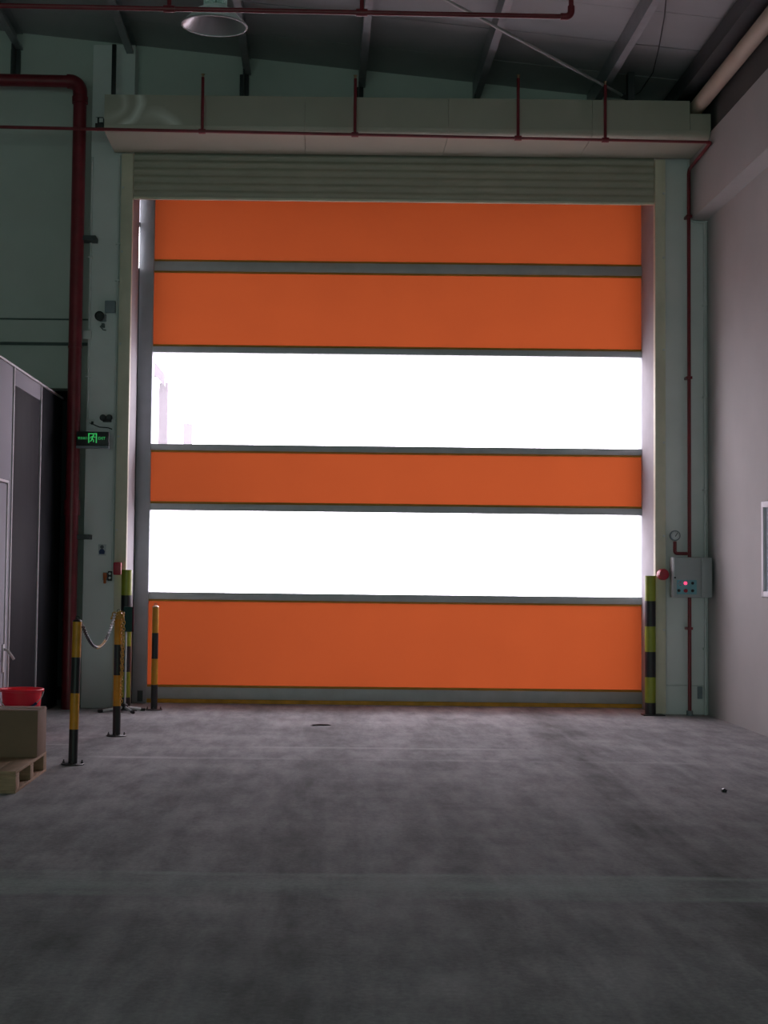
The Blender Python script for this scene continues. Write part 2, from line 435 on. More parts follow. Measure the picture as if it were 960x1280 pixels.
# roof: sheets between the purlins, sloping down to the right
ceil = tag(MB().prism([(-8.3, roof_z(-8.3) + .06), (4.75, roof_z(4.75) + .06), (4.75, roof_z(4.75) + .16), (-8.3, roof_z(-8.3) + .16)], -8.3, 16.1).build('ceiling', 'roof'),
           'pale grey sloping sheet roof', None, None, 'structure')
PX = [-7.24, -5.97, -4.70, -3.43, -2.16, -0.89, 0.38, 1.65, 2.92]
cols = [-8.2] + PX + [4.65]
rows = [-8.0, -2.0, 4.0, 8.0, 10.4, 12.0, 13.3, 14.15, 15.0, 15.995]
for a, b in zip(cols, cols[1:]):
    for c, d in zip(rows, rows[1:]):
        if c < 9.9: continue
        g = 0.006
        dz = random.uniform(0, 0.006)
        m = MB().prism([(a + .004, roof_z(a + .004) + dz), (b - .004, roof_z(b - .004) + dz), (b - .004, roof_z(b - .004) + .05), (a + .004, roof_z(a + .004) + .05)], c + g, d - g)
        m.build('panel', 'roof', ceil)
mb = MB()
mb.prism([(-8.2, roof_z(-8.2)), (4.65, roof_z(4.65)), (4.65, roof_z(4.65) + .05), (-8.2, roof_z(-8.2) + .05)], -8, 10.39)
mb.build('roof_lining', 'roof', ceil)
# purlins: C-shaped steel
for i, x in enumerate(PX):
    z = roof_z(x) - .003
    pm = MB()
    pm.box(x - .006, x + .0, -7.9, 15.74, z - .2, z)
    pm.box(x, x + .07, -7.9, 15.74, z - .2, z - .194); pm.box(x, x + .07, -7.9, 15.74, z - .016, z - .01)
    pm.box(x + .064, x + .07, -7.9, 15.74, z - .194, z - .17)
    pu = pm.build('purlin', 'steel'); tag(pu, None, None, None, 'structure')
    if i not in (4,):
        bm_ = MB(); bm_.box(x - .05, x + .05, 15.68, 15.745, z - .56, z - .21, .004); bm_.box(x - .006, x + .006, 15.5, 15.68, z - .56, z - .21)
        bm_.build('wall_bracket', 'darksteel', pu)
# eaves beam
struct('beam', MB().box(3.70, 3.96, -7.9, 15.7, 6.47, 6.66, .004), 'darksteel', 'dark steel eaves beam above the tan pipe')
# bracing rod, cable and tan down pipe under the roof
a, b = Vector((1.118, 12.9, 6.70)), Vector((3.197, 14.93, 6.49))
rd = thing('bracing_rod', b, 'thin grey diagonal bracing rod under the roof purlins', 'rod')
MB().tube([a - (b - a) * 0.6, b], .016, 10).build('rod', 'rod', rd)
MB().tube([b - (b - a).normalized() * .12, b + (b - a).normalized() * .04], .026, 10).build('end_sleeve', 'darksteel', rd)
MB().box(b.x - .01, b.x + .06, b.y - .05, b.y + .05, b.z - .03, roof_z(b.x) - .01).build('bracket', 'darksteel', rd)
cb = MB().tube([(3.05, 12.6, 6.77), (3.19, 13.3, 6.73), (3.28, 13.9, 6.66), (3.36, 14.5, 6.62), (3.36, 15.1, 6.62), (3.36, 15.6, 6.72)], .006, 6).build('cable', 'black')
tag(cb, 'thin black cable hanging loose below the roof sheets', 'cable')
tp = thing('tan_pipe', (3.868, 15.0, 6.34), 'thick tan plastic pipe running under the eaves along the right wall', 'pipe')
MB().tube([(3.868, -7.9, 6.34), (3.868, 15.735, 6.34)], .08, 24).build('pipe_body', 'tan', tp)
MB().tube([(3.868, 14.95, 6.34), (3.868, 15.06, 6.34)], .088, 24).build('collar', 'tan', tp)
for y in (3.0, 8.0, 12.2):
    MB().box(3.858, 3.878, y - .02, y + .02, 6.42, 6.47).build('hanger', 'darksteel', tp)

# ------------------------------------------------------------------ outside
tag(MB().box(-40, 40, 16.35, 70, -0.25, -0.02).build('ground', 'asphalt'), 'pale concrete yard outside the door', None, None, 'structure')
fb = thing('far_building', (-5.0, 33, 0), 'pale building outside, faintly seen through the upper clear band', 'building')
MB().box(-8.5, -2.6, 30.2, 40, -.02, 3.35).build('lower_wall', 'far_white', fb)
MB().box(-8.5, -3.7, 30.6, 40, 3.35, 5.6).build('upper_wall', 'far_white', fb)
MB().prism([(-8.7, 5.6), (-3.55, 5.6), (-3.28, 5.3), (-3.28, 5.55), (-3.6, 5.95), (-8.7, 5.95)], 29.95, 30.9).build('roof', 'far_wall', fb)
MB().box(-3.42, -3.24, 30.22, 30.4, 3.35, 5.4).build('post', 'far_post', fb)
MB().box(-2.90, -2.72, 30.3, 30.45, 3.35, 4.55).build('post', 'far_wall', fb)
oc = MB(); oc.box(-2.6, 4.3, 16.61, 18.6, 5.98, 6.16); oc.box(-2.6, 4.3, 16.001, 16.6, 6.005, 6.9)  # unseen overhang added outside to darken the upper orange bands
struct('shade_canopy', oc, 'frame', 'unseen grey overhang added outside to shade the top door bands')

# ------------------------------------------------------------------ the high speed roll-up door
D = thing('roll_up_door', (0.85, 16.12, 0), 'closed high-speed roll-up door of orange fabric bands and two clear window bands', 'door')
XL, XR = -1.92, 3.62
fr = MB().box(-2.068, -1.9, 16.06, 16.30, 0.0, 5.94, .006).build('frame_post', 'frame', D); fr['label'] = 'grey metal side post at the left'
MB().box(-2.0, -1.94, 16.045, 16.06, .02, .14).build('inspection_cover', 'darksteel', fr)
fr = MB().box(3.602, 3.78, 16.03, 16.30, 0.0, 5.94, .006).build('frame_post', 'frame', D)
MB().box(3.592, 3.5985, 15.468, 16.028, 0.0, 5.94).build('jamb_lining', 'jamb', D)
MB().box(-2.0685, -2.062, 15.468, 16.0, 0.0, 5.94).build('jamb_lining', 'jamb', D)
MB().box(-2.14, -2.055, 16.02, 16.05, 0, 4.86).build('edge_seal', 'darksteel', D)
MB().box(-2.14, -2.055, 16.02, 16.05, 5.33, 5.38).build('edge_seal', 'darksteel', D)
lv = [(4.955, 6.0), (3.99, 4.85), (2.22, 2.82), (.178, 1.152)]
for z0, z1 in lv:
    m = MB(); nx, nz = 24, 6
    grid = [[m.bm.verts.new((XL + (XR - XL) * i / nx, 16.12 + .004 * math.sin(i * 1.7 + k), z0 + (z1 - z0) * k / nz)) for i in range(nx + 1)] for k in range(nz + 1)]
    for k in range(nz):
        for i in range(nx): m.bm.faces.new((grid[k][i], grid[k][i + 1], grid[k + 1][i + 1], grid[k + 1][i]))
    p = m.build('fabric_panel', 'curtain', D); p['label'] = 'orange fabric band'
    for zz in ([z1 - .022] if z1 < 5.5 else []) + [z0]:
        MB().box(XL, XR, 16.108, 16.116, zz, zz + .026).build('hem', 'hem', p)
for z0, z1 in ((2.89, 3.922), (1.232, 2.146)):
    p = MB().box(XL, XR, 16.118, 16.122, z0, z1).build('window_pane', 'pane', D); p['label'] = 'clear see-through vinyl band'
for z0, z1 in ((4.85, 4.955), (3.922, 3.99), (2.82, 2.89), (2.146, 2.22), (1.152, 1.232)):
    MB().box(XL, XR, 16.085, 16.155, z0, z1, .006).build('stiffener_rail', 'rail', D)
MB().box(XL, XR, 16.08, 16.16, .05, .178, .008).build('bottom_bar', 'rail', D)
MB().box(XL, XR, 16.09, 16.15, .003, .05, .01).build('floor_seal', 'yellow_seal', D)
MB().box(-2.3, 3.9, 16.17, 16.6, 5.95, 6.0).build('roll_housing', 'frame', D)

# ------------------------------------------------------------------ roller shutter: guides, slats, header box
SH = thing('roller_shutter', (0.76, 15.42, 5.5), 'beige corrugated roller shutter, nearly fully raised above the orange door', 'shutter')
for i in range(9):
    z = 5.515 + i * 0.082
    m = MB(); n = 10; pr = []
    for k in range(n + 1):
        t = k / n; pr.append((15.425 - .022 * math.sin(PI * t) - (0.006 if k in (0, n) else 0), z + .082 * t * .985))
    poly = pr + [(y + .012, zz) for y, zz in pr[::-1]]
    m.prism_x(poly, -2.058, 3.582)
    m.build('slat', 'slat', SH)
MB().box(-2.058, 3.582, 15.405, 15.45, 5.488, 5.513, .004).build('bottom_rail', 'guide', SH)
MB().box(-2.185, -2.060, 15.37, 15.458, .014, 5.975, .004).build('guide_rail', 'guide', SH)['label'] = 'left beige guide rail'
MB().box(3.585, 3.695, 15.37, 15.458, .014, 5.975, .004).build('guide_rail', 'guide', SH)['label'] = 'right beige guide rail'
for z in (.9, 1.9, 2.9, 3.9, 4.9, 5.6):
    for x in (-2.165, 3.675):
        MB().cyl((x, 15.37, z), .012, .012, 'Y', 10).build('bolt', 'white_plastic', SH)

HB = thing('shutter_box', (0.85, 15.0, 5.98), 'long beige sheet-metal shutter box mounted above the door', 'shutter box')
js = [-2.265, -0.2, 1.28, 2.76, 3.765]
r = .07
lower = [(14.60, 6.052)] + [(14.60 + r - r * math.cos(t * PI / 10), 5.982 + r - r * math.sin(t * PI / 10)) for t in range(1, 6)] + [(15.362, 5.982)]
for i, (a, b) in enumerate(zip(js, js[1:])):
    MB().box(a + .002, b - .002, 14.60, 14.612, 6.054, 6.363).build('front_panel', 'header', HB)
    lo = [(y, z) for y, z in lower]; poly = lo + [(y + (.006 if y < 14.7 else 0), z + .012) for y, z in lo[::-1]]
    MB().prism_x(poly, a + .002, (b if i < 3 else 3.975) - .002).build('soffit_panel', 'beige', HB)
    MB().box(a + .002, b - .002, 14.612, 15.455, 6.35, 6.362).build('top_panel', 'beige', HB)
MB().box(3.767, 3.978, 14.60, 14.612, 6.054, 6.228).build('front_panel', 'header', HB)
MB().box(3.767, 3.978, 14.612, 15.455, 6.215, 6.227).build('top_panel', 'beige', HB)
MB().box(-2.06, 3.59, 15.46, 15.748, 6.34, 6.362).build('rear_cover', 'beige', HB)
MB().box(3.753, 3.765, 14.612, 15.455, 6.228, 6.35).build('notch_side', 'darksteel', HB)
MB().box(-2.265, -2.253, 14.612, 15.362, 5.996, 6.35).build('end_panel', 'beige', HB)

# black hanger strut in front of the left pillar
st = tag(MB().box(-2.285, -2.24, 15.18, 15.22, 6.364, roof_z(-2.26) - .21, .003).build('hanger_strut', 'black'), 'black steel strut hanging from the roof to the shutter box', 'strut')

# ------------------------------------------------------------------ red sprinkler pipes
PB = thing('sprinkler_pipe', (3.945, 15.35, 0), 'red sprinkler pipe along the shutter box with a drop down the right pillar', 'pipe')
zb = lambda x: 5.935 - .0105 * x
m = MB(); yb = 14.47
m.tube([(-7.98, yb, zb(-7.98)), (3.905, yb, zb(3.9))] + arc((3.905, yb + .04, zb(3.945)), .04, -PI / 2, 0, 'XY', 6)
       + [(3.945, 15.30, 5.86)] + arc((3.945, 15.30, 5.80), .06, PI / 2, 0, 'YZ', 6) + [(3.945, 15.36, .0)], .019, 14)
m.build('pipe_run', 'red_pipe', PB)
for x, h in ((-1.243, .56), (.314, .58), (1.977, .62), (2.866, .57)):
    rs = MB().tube([(x, yb, zb(x)), (x, yb, zb(x) + h)], .016, 12).build('riser', 'red_pipe', PB)
    MB().tube([(x - .035, yb, zb(x)), (x + .035, yb, zb(x))], .026, 12).build('tee_fitting', 'red_pipe', rs)
    hd = MB(); hd.cyl((x, yb, zb(x) + h), .012, .03); hd.cyl((x, yb, zb(x) + h + .03), .02, .004)
    hd.build('sprinkler_head', 'copper', rs)
for z in (5.35, 3.6, .92):
    MB().box(3.915, 3.975, 15.335, 15.458, z - .014, z + .014, .003).build('pipe_clamp', 'red_pipe', PB)
MB().cyl((3.945, 15.36, 0), .034, .05).build('floor_collar', 'grey_box', PB)

PA = thing('sprinkler_branch', (0, 10, 5.42), 'thin red sprinkler pipe crossing in front of the high-bay lamp', 'pipe')
za = lambda x: 5.421 - .0085 * x
m = MB(); ya = 9.95
m.tube([(-7.98, ya, za(-7.98)), (1.69, ya, za(1.69))] + arc((1.69, ya, za(1.69) + .04), .04, -PI / 2, 0, 'XZ', 6) + [(1.73, ya, roof_z(1.73) - .003)], .0175, 14)
m.build('pipe_run', 'red_pipe', PA)
for x in (-1.10, .256):
    rs = MB().tube([(x, ya, za(x)), (x, ya, roof_z(x) - .003)], .015, 12).build('riser', 'red_pipe', PA)
    MB().tube([(x - .04, ya, za(x)), (x + .04, ya, za(x))], .026, 12).build('tee_fitting', 'red_pipe', rs)
MB().tube([(1.655, ya, za(1.69)), (1.69, ya, za(1.69))] + arc((1.69, ya, za(1.69) + .04), .04, -PI / 2, 0, 'XZ', 6) + [(1.73, ya, za(1.69) + .075)], .025, 12).build('elbow_fitting', 'red_pipe', PA)

SP = thing('standpipe', (-2.635, 15.3, 0), 'thick dark red fire standpipe in the corner left of the pillar', 'pipe')
sx, sy = -2.64, 15.32
MB().tube([(sx, sy, 0), (sx, sy, 6.60)], .072, 24).build('vertical_pipe', 'red_pipe', SP)
MB().tube([(sx, sy, 6.58)] + arc((sx - .12, sy, 6.62), .12, 0, PI / 2, 'XZ', 8) + [(sx - .14, sy, 6.74)], .078, 24).build('elbow', 'red_pipe', SP)
MB().tube([(sx - .12, sy, 6.74), (-7.98, sy, 6.80)], .066, 24).build('horizontal_pipe', 'red_pipe', SP)
for z, h in ((6.5, .07), (3.84, .02), (2.92, .02), (2.05, .16), (.93, .03)):
    MB().tube([(sx, sy, z), (sx, sy, z + h)], .086 if h > .05 else .077, 24).build('coupling', 'red_pipe', SP)
for z in (5.03, 1.82):
    MB().box(sx + .02, -2.44, sy - .03, sy + .138, z - .025, z + .025).build('wall_bracket', 'darksteel', SP)

# pressure gauge on its own short red pipe
PG = thing('pressure_gauge', (3.79, 15.35, 1.9), 'round pressure gauge on a short red pipe above the control cabinet', 'gauge')
m = MB(); m.tube([(3.922, 15.36, 1.715)] + arc((3.815, 15.36, 1.74), .025, -PI / 2, -PI, 'XZ', 5) + [(3.79, 15.36, 1.845)], .018, 12); m.build('stem', 'red_pipe', PG)
m = MB(); m.lathe([(0, 0), (.05, 0), (.056, .006), (.056, .045), (.045, .05), (.045, .042)], (3.79, 15.385, 1.905), 'Y', 28); m.build('case', 'grey_box', PG)
dl = MB().cyl((3.79, 15.345, 1.905), .044, .004, 'Y', 28).build('dial', 'dial', PG)
m = MB()
m.prism([(3.786, 1.897), (3.793, 1.893), (3.816, 1.932), (3.811, 1.935)], 15.338, 15.3405)
for k in range(9):
    t = math.radians(-40 + k * 32.5); c, s_ = math.cos(t), math.sin(t)
    m.box(3.79 + .036 * c - .0025, 3.79 + .036 * c + .0025, 15.3385, 15.341, 1.905 + .036 * s_ - .0025, 1.905 + .036 * s_ + .0025)
m.build('needle_and_ticks', 'black', dl)

# ------------------------------------------------------------------ control cabinet
CC = thing('control_cabinet', (3.93, 15.3, 1.25), 'grey wall control cabinet with a cyan button panel and red lit lamp', 'control box')
MB().box(3.73, 4.145, 15.20, 15.335, 1.25, 1.675, .006).build('body', 'cabinet', CC)
dr = MB().box(3.735, 4.016, 15.185, 15.199, 1.257, 1.668, .005).build('door', 'cabinet', CC)
MB().box(4.028, 4.140, 15.185, 15.199, 1.257, 1.668, .005).build('door', 'cabinet', CC)
MB().box(3.765, 3.975, 15.182, 15.185, 1.285, 1.435).build('button_plate', 'cyan', dr)
for x, z, mt, rr in ((3.856, 1.401, 'led_red', .017), (3.93, 1.401, 'black', .015), (3.787, 1.322, 'black', .016), (3.858, 1.322, 'red', .02), (3.93, 1.322, 'black', .016)):
    MB().lathe([(0, 0), (rr, 0), (rr, .012), (rr * .7, .016), (0, .016)], (x, 15.182, z), 'Y', 16).build('push_button' if mt != 'led_red' else 'indicator_lamp', mt, dr)
MB().cyl((3.747, 15.185, 1.458), .010, .006, 'Y', 12).build('lock', 'black', dr)
m = MB(); m.box(3.79, 3.812, 15.1805, 15.182, 1.408, 1.414); m.box(3.793, 3.813, 15.1805, 15.182, 1.376, 1.382)
m.box(3.775, 3.79, 15.1805, 15.182, 1.392, 1.396); m.build('red_marking', 'red', dr)
cc2 = MB().tube([(4.132, 15.42, 5.30), (4.132, 15.42, 0.0)], .016, 12)
RC = thing('conduit', (4.13, 15.42, 0), 'pale vertical conduit in the corner by the right wall', 'conduit')
cc2.build('conduit_run', 'conduit', RC)
m = MB(); m.tube([(3.962, 15.43, 5.975), (3.962, 15.43, 5.40)] + arc((4.03, 15.43, 5.38), .068, PI, 1.5 * PI, 'XZ', 6) + [(4.132, 15.43, 5.305)], .014, 10)
m.build('upper_bend', 'conduit', RC)
for z in (4.4, 3.4, 2.4, .7):
    MB().box(4.108, 4.156, 15.40, 15.458, z - .01, z + .01, .002).build('clip', 'conduit', RC)
MB().box(4.05, 4.10, 15.43, 15.458, .17, .30, .004).build('socket_box', 'grey_box', RC)
LC = MB().tube([(3.715, 15.45, 1.47), (3.715, 15.45, .34)] + arc((3.735, 15.45, .33), .02, PI, 1.5 * PI, 'XZ', 4) + [(4.11, 15.45, .31)], .007, 8).build('cable_conduit', 'conduit')
tag(LC, 'thin L-shaped conduit on the pillar below the red alarm beacon', 'conduit')
# red beacons on the shutter guides
def beacon(x, y, z, label, w_):
    t = thing('alarm_beacon', (x, y, z), label, 'beacon', 'red beacons on the shutter guides')
    MB().lathe([(0, .0), (w_, 0), (w_, .05), (w_ * .8, .085), (0, .095)], (x, y - .02, z), 'Y', 24).build('lens', 'red', t)
    MB().box(x - w_ * .7, x + w_ * .7, y - .02, y, z - w_ * .7, z + w_ * .7, .004).build('mount', 'red', t)
beacon(3.652, 15.368, 1.49, 'round red beacon on the guide rail beside the control cabinet', .062)
t = thing('alarm_beacon', (-2.15, 15.36, 1.49), 'square red beacon on the guide rail above the left lime bollard', 'beacon', 'red beacons on the shutter guides')
MB().box(-2.185, -2.10, 15.29, 15.35, 1.42, 1.555, .012).build('lens', 'red', t)
MB().box(-2.175, -2.11, 15.35, 15.368, 1.44, 1.535).build('mount', 'darksteel', t)

# ------------------------------------------------------------------ devices on the left pillar
yp = 15.458
SL = thing('spotlight', (-2.38, yp, 4.19), 'small black spotlight on the pillar below a grey box', 'spotlight')
MB().lathe([(0, 0), (.036, 0), (.05, .05), (.052, .10), (.044, .105), (.04, .09), (0, .09)], (-2.385, yp - .05, 4.19), 'Y', 18).build('lamp_head', 'black', SL)
MB().box(-2.40, -2.33, yp - .05, yp, 4.15, 4.225, .004).build('bracket', 'grey_box', SL)
m = MB(); m.box(-2.375, -2.345, yp - .06, yp, 4.085, 4.125); m.tube([(-2.36, yp - .03, 4.12), (-2.39, yp - .05, 4.09), (-2.36, yp - .02, 4.06), (-2.33, yp - .02, 4.055)], .007, 8); m.build('loose_cable', 'dconduit', SL)
tag(MB().box(-2.345, -2.232, yp - .05, yp, 4.245, 4.375, .006).build('junction_box', 'grey_box'), 'blue-grey square box on the pillar above the black spotlight', 'box')
tag(MB().box(-2.58, -2.485, yp - .045, yp, 3.955, 4.05, .005).build('junction_box', 'conduit'), 'pale junction box on the pillar edge beside the red standpipe', 'box')
EL = thing('emergency_light', (-2.30, yp, 3.08), 'black twin-head emergency light above the exit sign', 'light')
MB().box(-2.345, -2.255, yp - .05, yp, 3.06, 3.115, .006).build('body', 'black', EL)
for x in (-2.335, -2.268):
    MB().lathe([(0, 0), (.026, 0), (.036, .045), (.03, .05), (0, .045)], (x, yp - .05, 3.10), 'Y', 14).build('lamp_head', 'black', EL)
m = MB(); m.tube([(-2.49, yp - .015, 3.05), (-2.44, yp - .02, 3.03), (-2.38, yp - .02, 3.005), (-2.29, yp - .02, 3.0), (-2.245, yp - .012, 2.985)], .006, 8); m.build('cable', 'black', EL)
so = thing('wall_socket', (-2.47, yp, 3.03), 'pale socket plate on the pillar feeding the emergency light', 'socket')
MB().box(-2.525, -2.43, yp - .02, yp, 2.985, 3.09, .004).build('plate', 'conduit', so)
MB().box(-2.47, -2.445, yp - .035, yp - .02, 3.03, 3.065).build('plug', 'black', so)

EX = thing('exit_sign', (-2.41, 15.2, 2.78), 'black exit sign with lit green running man on the pillar', 'sign')
MB().box(-2.585, -2.24, 15.18, 15.225, 2.782, 2.932, .004).build('housing', 'black', EX)
MB().box(-2.585, -2.24, 15.175, 15.23, 2.755, 2.780, .004).build('lower_trim', 'grey_box', EX)
MB().box(-2.44, -2.38, 15.225, yp, 2.87, 2.91).build('bracket', 'darksteel', EX)
yf = 15.1775
cx, cz = -2.412, 2.862
m = MB()
for (a, b, c, d) in ((-.046, -.034, -.05, .052), (.034, .046, -.05, .052), (-.046, .046, .042, .052)):
    m.box(cx + a, cx + b, yf, 15.18, cz + c, cz + d)
m.build('door_pictogram', 'exit_green', EX)
m = MB()
m.lathe([(0, 0), (.009, 0), (.009, .0025), (0, .0025)], (cx + .010, 15.18, cz + .030), 'Y', 12)
def limb(p, q, w0):
    p, q = Vector(p), Vector(q); d = (q - p).normalized(); n = Vector((-d.y, d.x)) * w0
    m.prism([(cx + v.x, cz + v.y) for v in (p + n, q + n, q - n, p - n)], yf, 15.1798)
limb((.004, .022), (-.006, -.006), .007)
limb((.004, .02), (.022, .008), .004); limb((.022, .008), (.03, .016), .0035)
limb((.0, .018), (-.02, .012), .004); limb((-.02, .012), (-.024, -.004), .0035)
limb((-.006, -.006), (.012, -.02), .005); limb((.012, -.02), (.010, -.042), .0045)
limb((-.006, -.006), (-.012, -.026), .005); limb((-.012, -.026), (-.028, -.034), .0045)
m.build('running_man', 'exit_green', EX)
def text(body, size, name, parent, loc, mt, sx=1.0):
    cu = bpy.data.curves.new(name, 'FONT'); cu.body = body; cu.size = size; cu.align_x = 'CENTER'; cu.align_y = 'CENTER'; cu.extrude = .0008
    o = bpy.data.objects.new(name, cu); C.objects.link(o)
    dg = bpy.context.evaluated_depsgraph_get()
    me = bpy.data.meshes.new_from_object(o.evaluated_get(dg)); bpy.data.objects.remove(o)
    me.transform(Matrix.Rotation(PI / 2, 4, 'X') @ Matrix.Diagonal((sx, 1, 1, 1)))
    me.materials.clear(); me.materials.append(M[mt])
    o = bpy.data.objects.new(name, me); C.objects.link(o); o.parent = parent; o.location = Vector(loc) - parent.location
    return o
text('安全出口', .031, 'lettering', EX, (-2.517, 15.1785, 2.86), 'exit_green', .85)
text('EXIT', .042, 'lettering', EX, (-2.315, 15.1785, 2.86), 'exit_green', .9)

NT_ = thing('notice_sticker', (-2.33, yp, 1.68), 'small pale sticker with a blue figure on the left pillar', 'sticker')
MB().box(-2.372, -2.288, yp - .003, yp, 1.625, 1.745).build('sheet', 'paper', NT_)
m = MB(); m.lathe([(0, 0), (.02, 0), (.02, .0015), (0, .0015)], (-2.332, yp - .003, 1.717), 'Y', 16)
m.build('figure_head', 'grey_ink', NT_)
m = MB(); m.prism([(-2.36, 1.64), (-2.304, 1.64), (-2.300, 1.672), (-2.318, 1.696), (-2.346, 1.696), (-2.364, 1.672)], yp - .0045, yp - .003); m.build('figure_body', 'blue_ink', NT_)
LV = thing('lever_switch', (-2.29, yp, 1.40), 'orange lever switch on the left pillar beside a black button box', 'switch')
MB().box(-2.312, -2.262, yp - .04, yp, 1.36, 1.445, .005).build('base', 'grey_box', LV)
m = MB(); m.box(-2.306, -2.268, yp - .07, yp - .04, 1.385, 1.44, .005); m.tube([(-2.287, yp - .065, 1.40), (-2.284, yp - .085, 1.33)], .014, 10); m.build('lever', 'orange_lever', LV)
BX = thing('button_box', (-2.24, yp, 1.41), 'black two-button box on the left pillar beside the orange lever', 'switch')
MB().box(-2.258, -2.216, yp - .045, yp, 1.355, 1.46, .005).build('housing', 'black', BX)
for z in (1.432, 1.388): MB().cyl((-2.237, yp - .045, z), .013, .008, 'Y', 14).build('push_button', 'conduit', BX)

# conduits on the left
def conduit(name, pts, rr, mt, label, clips=()):
    t = thing(name, pts[-1], label, 'conduit'); MB().tube(pts, rr, 10).build('conduit_run', mt, t)
    for c in clips: MB().box(c[0] - .028, c[0] + .028, c[1] - .005, c[2], c[3] - .008, c[3] + .008).build('clip', mt, t)
    return t
conduit('conduit', [(-2.513, 15.44, 5.95), (-2.513, 15.44, 4.055)], .013, 'conduit', 'pale conduit on the pillar edge above the junction box', [(-2.513, 15.42, 15.458, 4.85)])
conduit('conduit', [(-2.513, 15.44, 3.95), (-2.513, 15.44, 3.095)], .013, 'conduit', 'pale conduit on the pillar edge between junction box and socket', [(-2.513, 15.42, 15.458, 3.55)])
conduit('conduit', [(-2.215, 15.44, 5.97), (-2.215, 15.44, 1.47)], .012, 'conduit', 'tall pale conduit beside the left shutter guide', [(-2.215, 15.42, 15.458, z) for z in (5.0, 4.6, 3.1, 2.0)])
conduit('cable_pipe', [(-7.98, 15.72, 3.945), (-2.56, 15.72, 3.945)], .018, 'dconduit', 'dark horizontal pipe on the left wall, lower of two', [])
conduit('cable_pipe', [(-7.98, 15.735, 4.22), (-2.56, 15.735, 4.22)], .009, 'dconduit', 'thin dark horizontal cable on the left wall, upper of two', [])
CM = thing('camera_box', (-2.43, 15.4, 6.25), 'small black-and-white device at the left end of the shutter box', 'device')
m = MB().box(-2.475, -2.385, 15.33, yp, 6.24, 6.36, .01); m.build('body', 'black', CM)
MB().box(-2.472, -2.45, 15.325, 15.33, 6.29, 6.35).build('bright_face', 'white_plastic', CM)
MB().box(-2.43, -2.388, 15.325, 15.33, 6.30, 6.345).build('bright_face', 'white_plastic', CM)

# ------------------------------------------------------------------ grey partition at the left
PT = thing('modular_partition', (-2.87, 13.5, 0), 'tall grey metal-panel partition along the left side', 'partition', None, 'thing')
xa, xb = -2.90, -2.835
MB().box(xa, xb, 11.95, 13.18, 2.28, 3.33, .003).build('panel', 'partition_light', PT)
MB().box(xa, xb, 13.03, 13.18, .02, 2.28, .003).build('panel', 'partition_light', PT)
MB().box(xa, xb, 13.215, 14.485, .02, 3.17, .003).build('panel', 'partition_dark', PT)['label'] = 'dark brushed panel'
MB().box(xa, xb, 13.215, 14.485, 3.175, 3.33, .003).build('panel', 'partition_light', PT)
MB().box(xa, xb, 14.515, 15.74, .02, 3.33, .003).build('panel', 'partition_darker', PT)['label'] = 'darkest panel, furthest back'
for y in (13.20, 14.50):
    MB().box(xa, xb + .012, y - .016, y + .016, 0, 3.335, .003).build('trim_strip', 'trim_white', PT)
MB().box(xa - .005, xb + .01, 11.95, 15.74, 3.335, 3.355, .003).build('top_trim', 'trim_white', PT)
MB().box(xa, xb, 11.95, 15.74, 0, .018).build('bottom_track', 'darksteel', PT)
pdr = MB().box(xa + .01, xb + .006, 12.0, 12.99, .02, 2.24, .004).build('door_leaf', 'partition_light', PT)
MB().box(xa, xb + .016, 12.0, 13.025, 2.25, 2.275, .003).build('door_trim', 'trim_white', PT)
MB().box(xa, xb + .016, 12.995, 13.025, .02, 2.25, .003).build('door_trim', 'trim_white', PT)
m = MB(); m.tube([(xb, 12.97, .76), (xb + .05, 12.97, .745), (xb + .10, 13.0, .665)], .013, 10); m.build('handle', 'trim_white', pdr)
MB().box(xb + .006, xb + .016, 12.93, 13.0, .55, .80, .003).build('lock_plate', 'trim_white', pdr)

# ------------------------------------------------------------------ bollards
def banded(prefix, parent, x, y, r, z_top, n, mats, z_bot):
    h = 0
    zs = [z_top - i * n for i in range(40)]
    i = 0; z1 = z_top
    while z1 > z_bot + 1e-4:
        z0 = max(z_bot, z1 - n)
        MB().lathe([(0, z0), (r, z0), (r, z1), (0, z1)], (x, y, 0), 'Z', 24).build('band', mats[i % 2], parent)
        z1 = z0; i += 1
B1 = thing('striped_bollard', (-1.857, 11.04, 0), 'yellow and black striped steel bollard nearest the camera, chain hooked on it', 'bollard', 'yellow and black bollards')
bx, by = -1.857, 11.04
banded('', B1, bx, by, .035, 1.085, .2725, ('yellow', 'bblack'), .012)
m = MB(); m.lathe([(0, 0), (.088, 0), (.088, .008), (.08, .012), (0, .012)], (bx, by, 0), 'Z', 32); bp_ = m.build('base_plate', 'plate', B1)
for k in range(4):
    t = PI / 4 + k * PI / 2 + .78
    MB().lathe([(0, .012), (.009, .012), (.009, .022), (.005, .022), (.005, .036), (0, .036)], (bx + .07 * math.cos(t), by + .07 * math.sin(t), 0), 'Z', 8).build('anchor_bolt', 'plate', bp_)
cp = MB().lathe([(.0355, 1.083), (.036, 1.087), (.028, 1.096), (.014, 1.101), (0, 1.102)], (bx, by, 0), 'Z', 24).build('cap', 'bblack', B1)
MB().tube([(bx + .014 * math.cos(a_), by, 1.112 + .012 * math.sin(a_)) for a_ in [i * PI / 6 for i in range(12)]], .003, 6, True).build('eyelet', 'plate', cp)
B1.rotation_euler = (0, .012, 0)
B2 = copy_tree(B1, (-1.79, 12.92, 0), 'yellow and black striped steel bollard with a bunch of yellow chain hung on it')
B3 = copy_tree(B1, (-1.728, 15.30, 0), 'yellow and black striped steel bollard standing before the orange door, without chain')
for b_ in (B2, B3):
    b_.rotation_euler = (0, 0, 0)
    for ch in b_.children:
        if ch.name.startswith('cap'):
            ch.data = ch.data.copy(); ch.data.materials[0] = M['copper']

